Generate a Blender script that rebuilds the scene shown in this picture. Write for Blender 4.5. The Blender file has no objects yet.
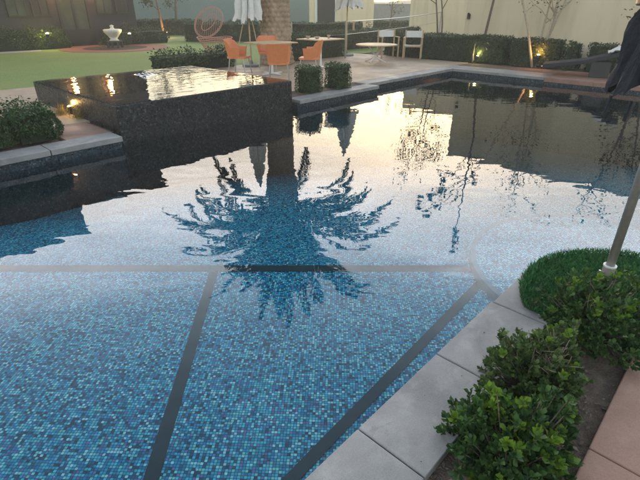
import bpy, math, random
import numpy as np
from mathutils import Vector, Matrix
from mathutils.geometry import tessellate_polygon
R = math.radians
PI = math.pi
rnd = random.Random(7)
nr = np.random.RandomState(11)
scene = bpy.context.scene
C = scene.collection
A = R(46.5)                                   # the pool's own axes are turned by this much
E1 = Vector((math.cos(A), math.sin(A), 0)); E2 = Vector((-math.sin(A), math.cos(A), 0))
def W(s, t, z=0.0): return E1*s + E2*t + Vector((0, 0, z))

# ------------------------------------------------------------------ helpers
def tag(o, label=None, cat=None, group=None, kind=None):
    if label: o['label'] = label
    if cat: o['category'] = cat
    if group: o['group'] = group
    if kind: o['kind'] = kind
    return o
def empty(name, loc, rz=0.0, label=None, cat=None, group=None):
    o = bpy.data.objects.new(name, None); C.objects.link(o)
    o.location = loc; o.rotation_euler = (0, 0, rz); o.empty_display_size = .2
    return tag(o, label, cat, group)
class MB:
    """collects geometry, then links it as ONE mesh object"""
    def __init__(s): s.v = []; s.f = []
    def add(s, vs, fs):
        b = len(s.v); s.v.extend([tuple(p) for p in vs]); s.f.extend([tuple(b+i for i in f) for f in fs]); return s
    def box(s, c, d, rz=0.0, M=None):
        x, y, z = (q/2 for q in d)
        vs = [Vector((a*x, b*y, e*z)) for e in (-1, 1) for b in (-1, 1) for a in (-1, 1)]
        m = Matrix.Rotation(rz, 4, 'Z') if M is None else M
        vs = [m @ p + Vector(c) for p in vs]
        return s.add(vs, [(0, 2, 3, 1), (4, 5, 7, 6), (0, 1, 5, 4), (2, 6, 7, 3), (0, 4, 6, 2), (1, 3, 7, 5)])
    def tube(s, pts, rad, seg=8, cap=True):
        pts = [Vector(p) for p in pts]; n = len(pts)
        if not hasattr(rad, '__len__'): rad = [rad]*n
        up = None; vs = []
        for i, p in enumerate(pts):
            t = (pts[min(i+1, n-1)] - pts[max(i-1, 0)])
            if t.length < 1e-9: t = Vector((0, 0, 1))
            t.normalize()
            if up is None: up = t.orthogonal().normalized()
            else:
                up = up - t*up.dot(t)
                up = up.normalized() if up.length > 1e-6 else t.orthogonal().normalized()
            b = t.cross(up)
            for k in range(seg):
                a = 2*PI*k/seg; vs.append(p + (up*math.cos(a) + b*math.sin(a))*rad[i])
        fs = [(i*seg+k, i*seg+(k+1) % seg, (i+1)*seg+(k+1) % seg, (i+1)*seg+k) for i in range(n-1) for k in range(seg)]
        if cap: fs += [tuple(reversed(range(seg))), tuple(range((n-1)*seg, n*seg))]
        return s.add(vs, fs)
    def lathe(s, prof, seg=24, c=(0, 0, 0)):
        vs = []; n = len(prof)
        for r, z in prof:
            for k in range(seg):
                a = 2*PI*k/seg; vs.append((c[0]+r*math.cos(a), c[1]+r*math.sin(a), c[2]+z))
        fs = [(i*seg+k, i*seg+(k+1) % seg, (i+1)*seg+(k+1) % seg, (i+1)*seg+k) for i in range(n-1) for k in range(seg)]
        fs += [tuple(reversed(range(seg))), tuple(range((n-1)*seg, n*seg))]
        return s.add(vs, fs)
    def prism(s, outline, z0, z1, holes=()):
        loops = [[Vector((p[0], p[1], 0)) for p in outline]] + [[Vector((p[0], p[1], 0)) for p in h] for h in holes]
        tris = tessellate_polygon(loops); flat = [p for l in loops for p in l]; n = len(flat)
        vs = [(p.x, p.y, z1) for p in flat]
        fs = []
        for t in tris:
            a, b, c = (flat[i] for i in t)
            cr = (b.x-a.x)*(c.y-a.y)-(b.y-a.y)*(c.x-a.x)
            if abs(cr) < 1e-9: continue
            fs.append(tuple(t) if cr > 0 else tuple(reversed(t)))
        if z0 is not None and z0 != z1:
            vs += [(p.x, p.y, z0) for p in flat]
            o = 0
            for li, l in enumerate(loops):
                m = len(l)
                area = sum(l[i].x*l[(i+1) % m].y-l[(i+1) % m].x*l[i].y for i in range(m))
                ccw = (area > 0) == (li == 0)
                for i in range(m):
                    a, b = o+i, o+(i+1) % m
                    fs.append((n+a, n+b, b, a) if ccw else (n+b, n+a, a, b))
                o += m
        return s.add(vs, fs)
    def build(s, name, mat, parent=None, loc=(0, 0, 0), rz=0.0, smooth=False, bevel=0):
        me = bpy.data.meshes.new(name); me.from_pydata(s.v, [], s.f); me.update()
        if mat: me.materials.append(mat)
        if smooth: me.shade_smooth()
        o = bpy.data.objects.new(name, me); C.objects.link(o)
        o.location = loc; o.rotation_euler = (0, 0, rz)
        if parent: o.parent = parent
        if bevel:
            b = o.modifiers.new('bevel', 'BEVEL'); b.width = bevel; b.segments = 2; b.limit_method = 'ANGLE'; b.angle_limit = R(40)
        return o
def np_mesh(name, V, F, mat, parent=None, loc=(0, 0, 0), rz=0.0):
    """V (n,3), F (m,k) numpy -> mesh"""
    me = bpy.data.meshes.new(name); n, m, k = len(V), len(F), F.shape[1]
    me.vertices.add(n); me.vertices.foreach_set('co', V.astype(np.float32).ravel())
    me.loops.add(m*k); me.loops.foreach_set('vertex_index', F.astype(np.int32).ravel())
    me.polygons.add(m); me.polygons.foreach_set('loop_start', np.arange(0, m*k, k, dtype=np.int32))
    me.update(calc_edges=True); me.materials.append(mat)
    o = bpy.data.objects.new(name, me); C.objects.link(o); o.location = loc; o.rotation_euler = (0, 0, rz)
    if parent: o.parent = parent
    return o
def unit(a): return a/np.maximum(np.linalg.norm(a, axis=-1, keepdims=True), 1e-9)
def leaves(P, D, L, Wd, fold=.25, spoon=.62, rs=nr, upref=None):
    """P,D (n,3): leaf bases and directions; six-vertex folded leaves."""
    n = len(P); D = unit(D)
    rv = rs.normal(size=(n, 3)) if upref is None else upref + rs.normal(size=(n, 3))*.35
    S = unit(np.cross(D, rv)); N = np.cross(S, D)
    L = np.broadcast_to(np.asarray(L, float), (n,))[:, None]; Wd = np.broadcast_to(np.asarray(Wd, float), (n,))[:, None]
    droop = -N*L*.12
    a = P; m = P+D*L*spoon - N*Wd*fold*.5; tip = P+D*L+droop
    l = P+D*L*spoon+S*Wd*.5+N*Wd*fold; r = P+D*L*spoon-S*Wd*.5+N*Wd*fold
    l2 = P+D*L*.3+S*Wd*.28+N*Wd*fold*.6; r2 = P+D*L*.3-S*Wd*.28+N*Wd*fold*.6
    V = np.stack([a, l2, l, tip, r, r2, m], 1).reshape(-1, 3)
    base = (np.arange(n)*7)[:, None]
    F = np.concatenate([base+np.array([[0, 6, 2, 1]]), base+np.array([[6, 3, 2, 2]])[:, :4]*1, ], 0)
    F1 = base+np.array([[0, 6, 2, 1]]); F3 = base+np.array([[0, 5, 4, 6]])
    # quads (0,6,2,1),(0,5,4,6) and triangles (6,3,2),(6,4,3)
    T = np.concatenate([base+np.array([[6, 3, 2]]), base+np.array([[6, 4, 3]]), base+np.array([[0, 6, 2]]), base+np.array([[0, 2, 1]]), base+np.array([[0, 5, 4]]), base+np.array([[0, 4, 6]])], 0)
    return V, T
def cards(P, N, size, rs=nr):
    """small leaf-sized lozenges with normal roughly N"""
    n = len(P); N = unit(N + rs.normal(size=(n, 3))*.7)
    S = unit(np.cross(N, rs.normal(size=(n, 3)))); Tn = np.cross(N, S)
    z = (np.broadcast_to(size, (n,))*rs.uniform(.6, 1.3, n))[:, None]
    V = np.stack([P-S*z, P+Tn*z*.5+N*z*.15, P+S*z, P-Tn*z*.5+N*z*.15], 1).reshape(-1, 3)
    F = (np.arange(n)*4)[:, None]+np.arange(4)[None]
    return V, F

# ------------------------------------------------------------------ materials
MATS = {}
class NT:
    def __init__(s, name):
        s.m = bpy.data.materials.new(name); s.m.use_nodes = True; s.t = s.m.node_tree; s.n = s.t.nodes; s.l = s.t.links
        s.b = s.n['Principled BSDF']; s.out = s.n['Material Output']
    def new(s, ty, **k):
        q = s.n.new(ty)
        for a, v in k.items():
            if a.startswith('_'): q.inputs[a[1:]].default_value = v
            else: setattr(q, a, v)
        return q
    def math(s, op, a, b=None, c=None):
        q = s.n.new('ShaderNodeMath'); q.operation = op
        for i, v in enumerate((a, b, c)):
            if v is None: continue
            if isinstance(v, (int, float)): q.inputs[i].default_value = v
            else: s.l.new(v, q.inputs[i])
        return q.outputs[0]
    def mix(s, f, a, b, blend='MIX'):
        q = s.n.new('ShaderNodeMix'); q.data_type = 'RGBA'; q.blend_type = blend
        for i, v in ((0, f), (6, a), (7, b)):
            if isinstance(v, (int, float)): q.inputs[i].default_value = v
            elif isinstance(v, tuple): q.inputs[i].default_value = (*v, 1)
            else: s.l.new(v, q.inputs[i])
        return q.outputs[2]
    def coord(s, kind='Object', scale=(1, 1, 1), rz=0.0, loc=(0, 0, 0)):
        tc = s.n.new('ShaderNodeTexCoord'); mp = s.n.new('ShaderNodeMapping')
        mp.inputs['Scale'].default_value = scale; mp.inputs['Rotation'].default_value = (0, 0, rz); mp.inputs['Location'].default_value = loc
        s.l.new(tc.outputs[kind], mp.inputs[0]); return mp.outputs[0]
    def noise(s, vec, scale, detail=5, rough=.55, dist=0.0):
        q = s.new('ShaderNodeTexNoise'); s.l.new(vec, q.inputs['Vector'])
        q.inputs['Scale'].default_value = scale; q.inputs['Detail'].default_value = detail; q.inputs['Roughness'].default_value = rough; q.inputs['Distortion'].default_value = dist
        return q.outputs['Fac']
    def ramp(s, fac, stops, interp='LINEAR'):
        q = s.n.new('ShaderNodeValToRGB'); q.color_ramp.interpolation = interp
        el = q.color_ramp.elements
        while len(el) < len(stops): el.new(.5)
        for e, (p, c) in zip(el, stops):
            e.position = p; e.color = (*c, 1) if isinstance(c, tuple) else (c, c, c, 1)
        s.l.new(fac, q.inputs[0]); return q.outputs[0]
    def bump(s, h, strength, dist=.01, target=True):
        q = s.n.new('ShaderNodeBump'); q.inputs['Strength'].default_value = strength; q.inputs['Distance'].default_value = dist
        s.l.new(h, q.inputs['Height'])
        if target: s.l.new(q.outputs[0], s.b.inputs['Normal'])
        return q.outputs[0]
def mat(name, col, rough=.6, var=.25, nscale=6, bump=.15, bdist=.004, metal=0.0, spec=.5, big=0.0, bigscale=.6, tint=None):
    if name in MATS: return MATS[name]
    k = NT(name); v = k.coord()
    f = k.noise(v, nscale, 6)
    lo = tuple(c*(1-var) for c in col); hi = tuple(min(1, c*(1+var)) for c in col)
    c = k.ramp(f, [(.3, lo), (.7, hi)])
    if big:
        g = k.noise(v, bigscale, 4, .6, .4)
        c = k.mix(k.ramp(g, [(.4, 0.0), (.62, big)]), c, tint or tuple(q*.6 for q in col))
    k.l.new(c, k.b.inputs['Base Color'])
    k.b.inputs['Roughness'].default_value = rough; k.b.inputs['Metallic'].default_value = metal; k.b.inputs['Specular IOR Level'].default_value = spec
    if bump: k.bump(k.noise(v, nscale*4, 6), bump, bdist)
    MATS[name] = k.m; return k.m
def concrete(name, col, dark, light):
    k = NT(name); v = k.coord()
    a = k.noise(v, 2.1, 8, .62, .5); b = k.noise(v, 9, 7, .65); g = k.noise(v, 160, 3, .7); d = k.noise(v, 4.2, 6, .7, 1.2)
    c = k.mix(k.ramp(a, [(.38, 0.0), (.62, 1.0)]), dark, col)
    c = k.mix(k.ramp(b, [(.50, 0.0), (.68, .55)]), c, light)
    c = k.mix(k.ramp(d, [(.60, 0.0), (.66, .5)]), c, tuple(q*.8 for q in dark))
    c = k.mix(.30, c, k.ramp(g, [(.3, tuple(q*.55 for q in col)), (.7, tuple(min(1, q*1.4) for q in col))]))
    k.l.new(c, k.b.inputs['Base Color']); k.l.new(k.ramp(a, [(.3, .85), (.7, .55)]), k.b.inputs['Roughness'])
    k.bump(k.math('ADD', k.math('MULTIPLY', b, .8), k.math('MULTIPLY', g, .25)), .5, .004)
    MATS[name] = k.m; return k.m
def leafmat(name, dark, light, rough=.45, transl=.25, spec=.4):
    if name in MATS: return MATS[name]
    k = NT(name); g = k.n.new('ShaderNodeNewGeometry')
    c = k.ramp(g.outputs['Random Per Island'], [(0, dark), (.55, tuple((a+b)/2 for a, b in zip(dark, light))), (1, light)])
    c = k.mix(k.ramp(k.noise(k.coord(), 5, 3), [(.35, 0.0), (.7, .5)]), c, tuple(q*.75 for q in dark))
    k.l.new(c, k.b.inputs['Base Color']); k.b.inputs['Roughness'].default_value = rough; k.b.inputs['Specular IOR Level'].default_value = spec
    tr = k.n.new('ShaderNodeBsdfTranslucent'); k.l.new(c, tr.inputs[0])
    mx = k.n.new('ShaderNodeMixShader'); mx.inputs[0].default_value = transl
    k.l.new(k.b.outputs[0], mx.inputs[1]); k.l.new(tr.outputs[0], mx.inputs[2]); k.l.new(mx.outputs[0], k.out.inputs[0])
    MATS[name] = k.m; return k.m
def mosaic(name, size, stops, grout, rough=.3, planar=False, rz=0.0, gw=.43, bigamt=.25, spec=.5, deep_dark=None, hue=.475, val_=.75, sat=1.0):
    k = NT(name); zs = 0.0 if planar else 1/size
    v = k.coord(scale=(1/size, 1/size, zs), rz=rz, loc=(.31, .37, .5 if planar else .41))
    fl = k.new('ShaderNodeVectorMath', operation='FLOOR'); k.l.new(v, fl.inputs[0])
    fr = k.new('ShaderNodeVectorMath', operation='FRACTION'); k.l.new(v, fr.inputs[0])
    wn = k.new('ShaderNodeTexWhiteNoise', noise_dimensions='3D'); k.l.new(fl.outputs[0], wn.inputs['Vector'])
    wc = k.new('ShaderNodeSeparateColor'); k.l.new(wn.outputs['Color'], wc.inputs[0])
    big = k.noise(k.coord(scale=(1, 1, 1)), 1.7, 5, .6)
    val = k.math('ADD', wn.outputs['Value'], k.math('MULTIPLY', k.math('SUBTRACT', big, .5), bigamt))
    c = k.ramp(val, stops, 'CONSTANT')
    if deep_dark:      # deep-water darkness put into the colour: more near-black tiles farther along y
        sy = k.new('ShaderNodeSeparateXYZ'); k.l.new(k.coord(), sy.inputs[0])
        fy = k.math('DIVIDE', k.math('SUBTRACT', sy.outputs[1], deep_dark[0]), deep_dark[1]-deep_dark[0])
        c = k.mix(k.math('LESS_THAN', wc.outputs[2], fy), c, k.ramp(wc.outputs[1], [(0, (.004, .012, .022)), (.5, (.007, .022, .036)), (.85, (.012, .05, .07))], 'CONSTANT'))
    hs = k.new('ShaderNodeHueSaturation'); k.l.new(c, hs.inputs['Color'])
    k.l.new(k.math('MULTIPLY_ADD', wc.outputs[0], .05, hue), hs.inputs['Hue'])
    k.l.new(k.math('MULTIPLY_ADD', wc.outputs[1], .5, val_), hs.inputs['Value']); hs.inputs['Saturation'].default_value = sat
    c = hs.outputs[0]
    sp = k.new('ShaderNodeSeparateXYZ'); k.l.new(fr.outputs[0], sp.inputs[0])
    tc = k.n.new('ShaderNodeTexCoord'); ns = k.new('ShaderNodeSeparateXYZ'); k.l.new(tc.outputs['Normal'], ns.inputs[0])
    d = None
    for ax in range(2 if planar else 3):
        e = k.math('ABSOLUTE', k.math('SUBTRACT', sp.outputs[ax], .5))
        if not planar: e = k.math('MULTIPLY', e, k.math('LESS_THAN', k.math('ABSOLUTE', ns.outputs[ax]), .6))
        d = e if d is None else k.math('MAXIMUM', d, e)
    g = k.math('GREATER_THAN', d, gw)
    k.l.new(k.mix(g, c, grout), k.b.inputs['Base Color'])
    k.l.new(k.math('MAXIMUM', k.math('MULTIPLY_ADD', wc.outputs[2], .3, rough), k.math('MULTIPLY', g, .8)), k.b.inputs['Roughness'])
    k.b.inputs['Specular IOR Level'].default_value = spec
    k.bump(k.math('SUBTRACT', k.math('MULTIPLY', wc.outputs[0], .6), k.math('MULTIPLY', g, 1.0)), .5, .002)
    MATS[name] = k.m; return k.m
def water_mat(name, amp, tint, sc=2.2, ior=1.33, absorb=0):
    k = NT(name)
    v = k.coord(scale=(1, 1.5, 1), rz=R(12))
    n1 = k.noise(v, sc, 1.2, .4, .5); n2 = k.noise(v, sc*3.1, 1, .4, .3); n3 = k.noise(v, .45, 3)
    h = k.math('ADD', n1, k.math('MULTIPLY', n2, .12))
    h = k.math('MULTIPLY', h, k.ramp(n3, [(.3, .45), (.7, 1.0)]))
    nb = k.bump(h, 1.0, amp, target=False)
    k.n.remove(k.b)
    fr = k.new('ShaderNodeFresnel'); fr.inputs['IOR'].default_value = ior; k.l.new(nb, fr.inputs['Normal'])
    gl = k.new('ShaderNodeBsdfGlossy'); gl.inputs['Roughness'].default_value = 0.0; gl.inputs['Color'].default_value = (1, 1, 1, 1); k.l.new(nb, gl.inputs['Normal'])
    tr = k.new('ShaderNodeBsdfTransparent'); tr.inputs[0].default_value = (*tint, 1)
    mx = k.new('ShaderNodeMixShader'); k.l.new(fr.outputs[0], mx.inputs[0]); k.l.new(tr.outputs[0], mx.inputs[1]); k.l.new(gl.outputs[0], mx.inputs[2])
    k.l.new(mx.outputs[0], k.out.inputs[0])
    if absorb:
        va = k.new('ShaderNodeVolumeAbsorption'); va.inputs['Color'].default_value = (.20, .84, .88, 1); va.inputs['Density'].default_value = absorb
        k.l.new(va.outputs[0], k.out.inputs['Volume'])
    MATS[name] = k.m; return k.m
def emis(name, col, st):
    k = NT(name); k.b.inputs['Base Color'].default_value = (*col, 1); k.b.inputs['Emission Color'].default_value = (*col, 1); k.b.inputs['Emission Strength'].default_value = st
    MATS[name] = k.m; return k.m

BLUE = [(0, (.012, .045, .10)), (.10, (.02, .10, .22)), (.22, (.03, .20, .36)), (.34, (.06, .36, .50)), (.48, (.12, .52, .64)), (.62, (.06, .30, .50)), (.72, (.18, .62, .70)), (.81, (.24, .60, .52)), (.88, (.46, .82, .84)), (.95, (.17, .22, .38))]
m_floor = mosaic('blue_glass_mosaic', .0176, BLUE, (.022, .10, .15), rough=.2, planar=True, rz=R(2), gw=.42, bigamt=.45, deep_dark=(4.8, 10.5), hue=.479, val_=1.4, sat=1.12)
m_ledge = mosaic('pale_blue_mosaic', .0185, [(0, (.05, .14, .22)), (.3, (.09, .24, .34)), (.6, (.15, .34, .42)), (.85, (.22, .42, .46))], (.06, .16, .22), rough=.2, planar=True, rz=R(2))
m_pwall = mosaic('dark_waterline_mosaic', .0185, [(0, (.006, .012, .02)), (.35, (.01, .03, .045)), (.6, (.02, .05, .07)), (.85, (.05, .08, .09)), (.95, (.11, .14, .15))], (.01, .012, .014), rough=.12)
m_spaw = mosaic('black_glass_mosaic', .024, [(0, (.006, .007, .009)), (.4, (.012, .014, .016)), (.7, (.022, .024, .026)), (.88, (.045, .048, .05)), (.96, (.085, .085, .08))], (.006, .006, .006), rough=.12, gw=.44)
m_band = mat('slate_blue_band', (.022, .05, .066), .5, .15, 9, 0)
m_ledgeband = mat('pale_step_trim', (.10, .24, .32), .5, .12, 9, 0)
m_water = water_mat('pool_water', .0044, (.93, .98, .99), 2.0, absorb=.20)
m_spawater = water_mat('spa_water', .0045, (.6, .75, .8), 4.5)
m_coping = concrete('grey_cast_concrete', (.28, .272, .265), (.17, .168, .17), (.38, .37, .36))
m_joint = mat('dark_joint', (.05, .048, .046), .9, .2, 20, 0)
m_pink = concrete('pink_stained_concrete', (.30, .165, .12), (.21, .12, .092), (.36, .235, .19))
m_tan = concrete('tan_concrete', (.40, .30, .21), (.31, .23, .165), (.45, .36, .27))
m_soil = mat('bare_soil', (.17, .125, .095), .95, .4, 22, 1, .02, big=.6, bigscale=5, tint=(.09, .065, .05))
m_lawn = mat('lawn_grass', (.17, .25, .06), .9, .3, 26, .7, .03, big=.7, bigscale=.35, tint=(.23, .27, .085))
m_turf = leafmat('turf_blade', (.018, .10, .028), (.07, .25, .07), .5, .2)
m_turfbase = mat('turf_base', (.012, .05, .02), .9, .4, 90, .6, .01)
def stucco(name, col, tint):
    k = NT(name); f = k.noise(k.coord(scale=(1.6, 1.6, .22)), 2.2, 7, .65, .3); g = k.noise(k.coord(), .7, 5)
    c = k.mix(k.ramp(f, [(.48, 0.0), (.72, .8)]), col, tint); c = k.mix(k.ramp(g, [(.4, 0.0), (.7, .5)]), c, tuple(q*.86 for q in col))
    k.l.new(c, k.b.inputs['Base Color']); k.b.inputs['Roughness'].default_value = .9; k.bump(k.noise(k.coord(), 55, 6), .5, .006)
    return k.m
m_stucco_old = mat('cream_stucco', (.62, .525, .37), .9, .06, 30, .35, .004, big=.4, bigscale=.4, tint=(.56, .46, .31))
m_stucco = stucco('streaked_cream_stucco', (.76, .65, .45), (.58, .50, .37))
m_teal = mat('blue_green_render', (.20, .27, .26), .9, .08, 12, .3, .004, big=.4, bigscale=.3, tint=(.16, .22, .22))
m_greyw = mat('grey_block', (.20, .21, .21), .9, .12, 5, .3, .01)
m_siding = mat('charcoal_siding', (.030, .030, .036), .8, .18, 9, .3, .004)
m_trim = mat('near_black_trim', (.018, .02, .022), .45, .15, 9, .1)
m_bark = mat('grey_bark', (.17, .13, .10), .9, .3, 25, .8, .01)
m_palebark = mat('pale_bark', (.42, .36, .26), .85, .25, 25, .6, .01)
m_steel = mat('brushed_metal', (.42, .42, .41), .35, .08, 30, .05, metal=.9)
m_bronze = mat('dark_bronze_metal', (.52, .46, .43), .42, .12, 30, .05, metal=.55)
m_navy = mat('navy_canvas', (.017, .020, .028), .85, .35, 9, .9, .012)
m_white = mat('white_canvas', (.68, .68, .66), .85, .07, 25, .3, .003)
m_whitepl = mat('white_painted_metal', (.7, .7, .68), .5, .05, 20, .05)
m_orange = mat('orange_plastic', (.64, .215, .08), .5, .08, 18, .08, .002)
m_pinkwire = mat('pink_painted_wire', (.50, .25, .20), .6, .1, 30, .1)
m_wood = mat('pale_teak', (.46, .33, .19), .6, .18, 16, .2, .002)
m_stone = mat('white_cast_stone', (.62, .61, .57), .8, .1, 14, .3, .004)
m_brick = mat('red_brick_paving', (.20, .075, .055), .85, .3, 30, .5, .006)
m_mulch = mat('dark_mulch', (.04, .03, .024), .95, .4, 30, .8, .02)
m_leafA = leafmat('glossy_shrub_leaf', (.018, .060, .018), (.095, .19, .045), .42, .28)
m_leafY = leafmat('young_shrub_leaf', (.09, .19, .02), (.20, .32, .03), .4, .3)
m_hedge = leafmat('hedge_leaf', (.018, .045, .014), (.065, .115, .032), .5, .2)
m_hedgeB = leafmat('box_hedge_leaf', (.014, .048, .012), (.05, .12, .025), .5, .2)
m_tree = leafmat('tree_leaf', (.04, .06, .018), (.11, .14, .04), .55, .35)
m_palmleaf = leafmat('palm_leaflet', (.018, .04, .018), (.06, .095, .035), .5, .2)
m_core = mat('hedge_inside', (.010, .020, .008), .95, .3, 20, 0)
m_twig = mat('dry_twig', (.26, .19, .15), .85, .25, 30, .4, .003)

# ------------------------------------------------------------------ camera
cam = bpy.data.cameras.new('camera'); co = bpy.data.objects.new('camera', cam); C.objects.link(co)
co.location = (0, 0, 1.55); co.rotation_euler = (R(90-27.5), 0, 0)
cam.sensor_width = 36; cam.lens = 36*450/640; cam.clip_end = 3000; cam.clip_start = .02
scene.camera = co

# ------------------------------------------------------------------ sky, sun
SUNAZ = 11.0; SUNEL = 5.0; CLOUD = 23.0
w = bpy.data.worlds.new('World'); scene.world = w; w.use_nodes = True
wt = w.node_tree; bg = wt.nodes['Background']
sky = wt.nodes.new('ShaderNodeTexSky'); sky.sky_type = 'NISHITA'; sky.sun_disc = False
sky.sun_elevation = R(SUNEL); sky.sun_rotation = R(SUNAZ); sky.air_density = 1.0; sky.dust_density = 1.5; sky.ozone_density = 1.5
bg.inputs[1].default_value = .052
# thin high cloud lit by the low sun: brighter toward the sunset and low down, broken by streaks
def wn(t, **k):
    q = wt.nodes.new(t)
    for a, v in k.items(): setattr(q, a, v)
    return q
def wmath(op, a, b=None):
    q = wn('ShaderNodeMath', operation=op)
    for i, v in enumerate((a, b)):
        if v is None: continue
        if isinstance(v, (int, float)): q.inputs[i].default_value = v
        else: wt.links.new(v, q.inputs[i])
    return q.outputs[0]
def wramp(f, stops):
    q = wn('ShaderNodeValToRGB'); el = q.color_ramp.elements
    while len(el) < len(stops): el.new(.5)
    for e, (p, c) in zip(el, stops): e.position = p; e.color = (*c, 1) if isinstance(c, tuple) else (c, c, c, 1)
    wt.links.new(f, q.inputs[0]); return q.outputs[0]
wc_ = wn('ShaderNodeTexCoord'); wsx = wn('ShaderNodeSeparateXYZ'); wt.links.new(wc_.outputs['Generated'], wsx.inputs[0])
az = wmath('ADD', wmath('MULTIPLY', wsx.outputs[0], math.sin(R(SUNAZ))), wmath('MULTIPLY', wsx.outputs[1], math.cos(R(SUNAZ))))
wm = wn('ShaderNodeMapping'); wm.inputs['Scale'].default_value = (1.2, 1.2, 5); wt.links.new(wc_.outputs['Generated'], wm.inputs[0])
wno = wn('ShaderNodeTexNoise'); wno.inputs['Scale'].default_value = 1.6; wno.inputs['Detail'].default_value = 5; wt.links.new(wm.outputs[0], wno.inputs['Vector'])
den = wmath('MULTIPLY', wramp(wsx.outputs[2], [(0, .12), (.12, .14), (.20, .25), (.30, .56), (.40, .95), (.47, .80), (.55, .38), (.68, .17), (.95, .10)]), wramp(az, [(0, .30), (.35, .5), (.75, .86), (1, .72)]))
den = wmath('MULTIPLY', den, wramp(wno.outputs[0], [(.36, .62), (.64, 1.15)]))
ccol = wramp(wsx.outputs[2], [(0, (1, .80, .48)), (.18, (1, .83, .60)), (.32, (1, .87, .76)), (.43, (.94, .93, .97)), (.6, (.80, .92, 1.0))])
vs_ = wn('ShaderNodeVectorMath', operation='SCALE'); wt.links.new(ccol, vs_.inputs[0]); wt.links.new(wmath('MULTIPLY', den, CLOUD), vs_.inputs['Scale'])
va_ = wn('ShaderNodeVectorMath', operation='ADD'); wt.links.new(sky.outputs[0], va_.inputs[0]); wt.links.new(vs_.outputs[0], va_.inputs[1])
wt.links.new(va_.outputs[0], bg.inputs[0])
sl = bpy.data.lights.new('sun', 'SUN'); sl.energy = .35; sl.angle = R(3); sl.color = (1, .72, .45)
so = bpy.data.objects.new('sun', sl); C.objects.link(so)
sd = Vector((math.sin(R(SUNAZ))*math.cos(R(SUNEL)), math.cos(R(SUNAZ))*math.cos(R(SUNEL)), math.sin(R(SUNEL))))
so.rotation_euler = sd.to_track_quat('Z', 'Y').to_euler()
scene.view_settings.view_transform = 'Standard'; scene.view_settings.look = 'None'
scene.view_settings.exposure = 2.80; scene.view_settings.gamma = 1; scene.view_settings.use_curve_mapping = False
def lamp(name, loc, power, col, parent=None, r=.03):
    l = bpy.data.lights.new(name, 'POINT'); l.energy = power; l.color = col; l.shadow_soft_size = r
    o = bpy.data.objects.new(name, l); C.objects.link(o); o.location = loc
    if parent: o.parent = parent
    return o

# ------------------------------------------------------------------ ground with the pool cut out
IC = (2.79, 0.0); IR = .745
arc = [(IC[0]+IR*math.cos(a), IC[1]+IR*math.sin(a)) for a in [R(90-8*i) for i in range(0, 22)]]
POOL = [(-9, .755)] + arc + [(2.95, -.95), (3.0, -10), (12.2, -10), (12.2, 6.5), (8.35, 6.5), (8.35, 6.17), (5.9, 6.17), (5.9, 6.5), (2.5, 6.5), (2.5, 6.05), (-9, 6.05)]
def poolw(): return [tuple(W(*p))[:2] for p in POOL]
MB().prism([(-260, -60), (260, -60), (260, 400), (-260, 400)], None, -.035, holes=[poolw()]).build('ground', m_soil)['kind'] = 'structure'
def st(name, mb, m, **k):
    o = mb.build(name, m, rz=A, **k); o['kind'] = 'structure'; return o
# pool shell (its own axes), water, floor stripes
ZW = -.16; ZF = -.61
mb = MB(); n = len(POOL)
for i in range(n):
    a, b = POOL[i], POOL[(i+1) % n]
    mb.add([(a[0], a[1], -.05), (b[0], b[1], -.05), (b[0], b[1], -2.0), (a[0], a[1], -2.0)], [(0, 1, 2, 3)])
st('pool_wall', mb, m_pwall)
fl = MB()
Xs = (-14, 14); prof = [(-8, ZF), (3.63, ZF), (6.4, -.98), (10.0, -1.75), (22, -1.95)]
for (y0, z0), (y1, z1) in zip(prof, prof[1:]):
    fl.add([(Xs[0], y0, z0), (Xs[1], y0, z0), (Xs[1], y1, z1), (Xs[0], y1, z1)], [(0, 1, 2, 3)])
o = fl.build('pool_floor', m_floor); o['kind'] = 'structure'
def grow(pl, d):
    out = []; n = len(pl)
    for i in range(n):
        a, b, c = Vector(pl[i-1]), Vector(pl[i]), Vector(pl[(i+1) % n])
        u, v = (b-a).normalized(), (c-b).normalized()
        nu = Vector((u.y, -u.x)) ; nv = Vector((v.y, -v.x)); m = (nu+nv)
        m = m/max(.3, m.dot(nu)); out.append(tuple(b-m*d))
    return out
PW = grow(poolw(), .012)
MB().prism(PW, -2.1, ZW).add([(x, y, -2.1) for x, y in PW], [tuple(reversed(range(len(PW))))]).build('pool_water', m_water)['kind'] = 'structure'
sb = MB()
sb.add([(-9, 3.52, ZF+.004), (1.47, 3.52, ZF+.004), (1.36, 3.63, ZF+.004), (-9, 3.63, ZF+.004)], [(0, 1, 2, 3)])
sb.add([(-.845, .2, ZF+.004), (-.76, .2, ZF+.004), (-.93, 3.515, ZF+.004), (-1.01, 3.515, ZF+.004)], [(0, 1, 2, 3)])
sb.add([(-1.23, .25, ZF+.008), (-1.14, .25, ZF+.008), (1.60, 3.50, ZF+.008), (1.51, 3.51, ZF+.008)], [(0, 1, 2, 3)])
sb.build('pool_floor_stripe', m_band)['kind'] = 'structure'
# shallow ledge round the grass nose, bench along the far-left side
LC = (2.6*E1.x+3.4*E1.y, 2.6*E2.x+3.4*E2.y)
ring = [(LC[0]+1.22*math.cos(R(5*i)), LC[1]+1.22*math.sin(R(5*i))) for i in range(72)]
ring2 = [(LC[0]+1.175*math.cos(R(5*i)), LC[1]+1.175*math.sin(R(5*i))) for i in range(72)]
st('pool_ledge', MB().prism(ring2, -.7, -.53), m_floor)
st('ledge_trim', MB().prism(ring, -.7, -.527, holes=[ring2]), m_ledgeband)
st('pool_bench', MB().box((-3.3, 5.80, -1.6), (11.3, .50, 1.6)), mosaic('blue_glass_wall_mosaic', .0185, BLUE, (.06, .14, .2), rough=.2))

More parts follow.
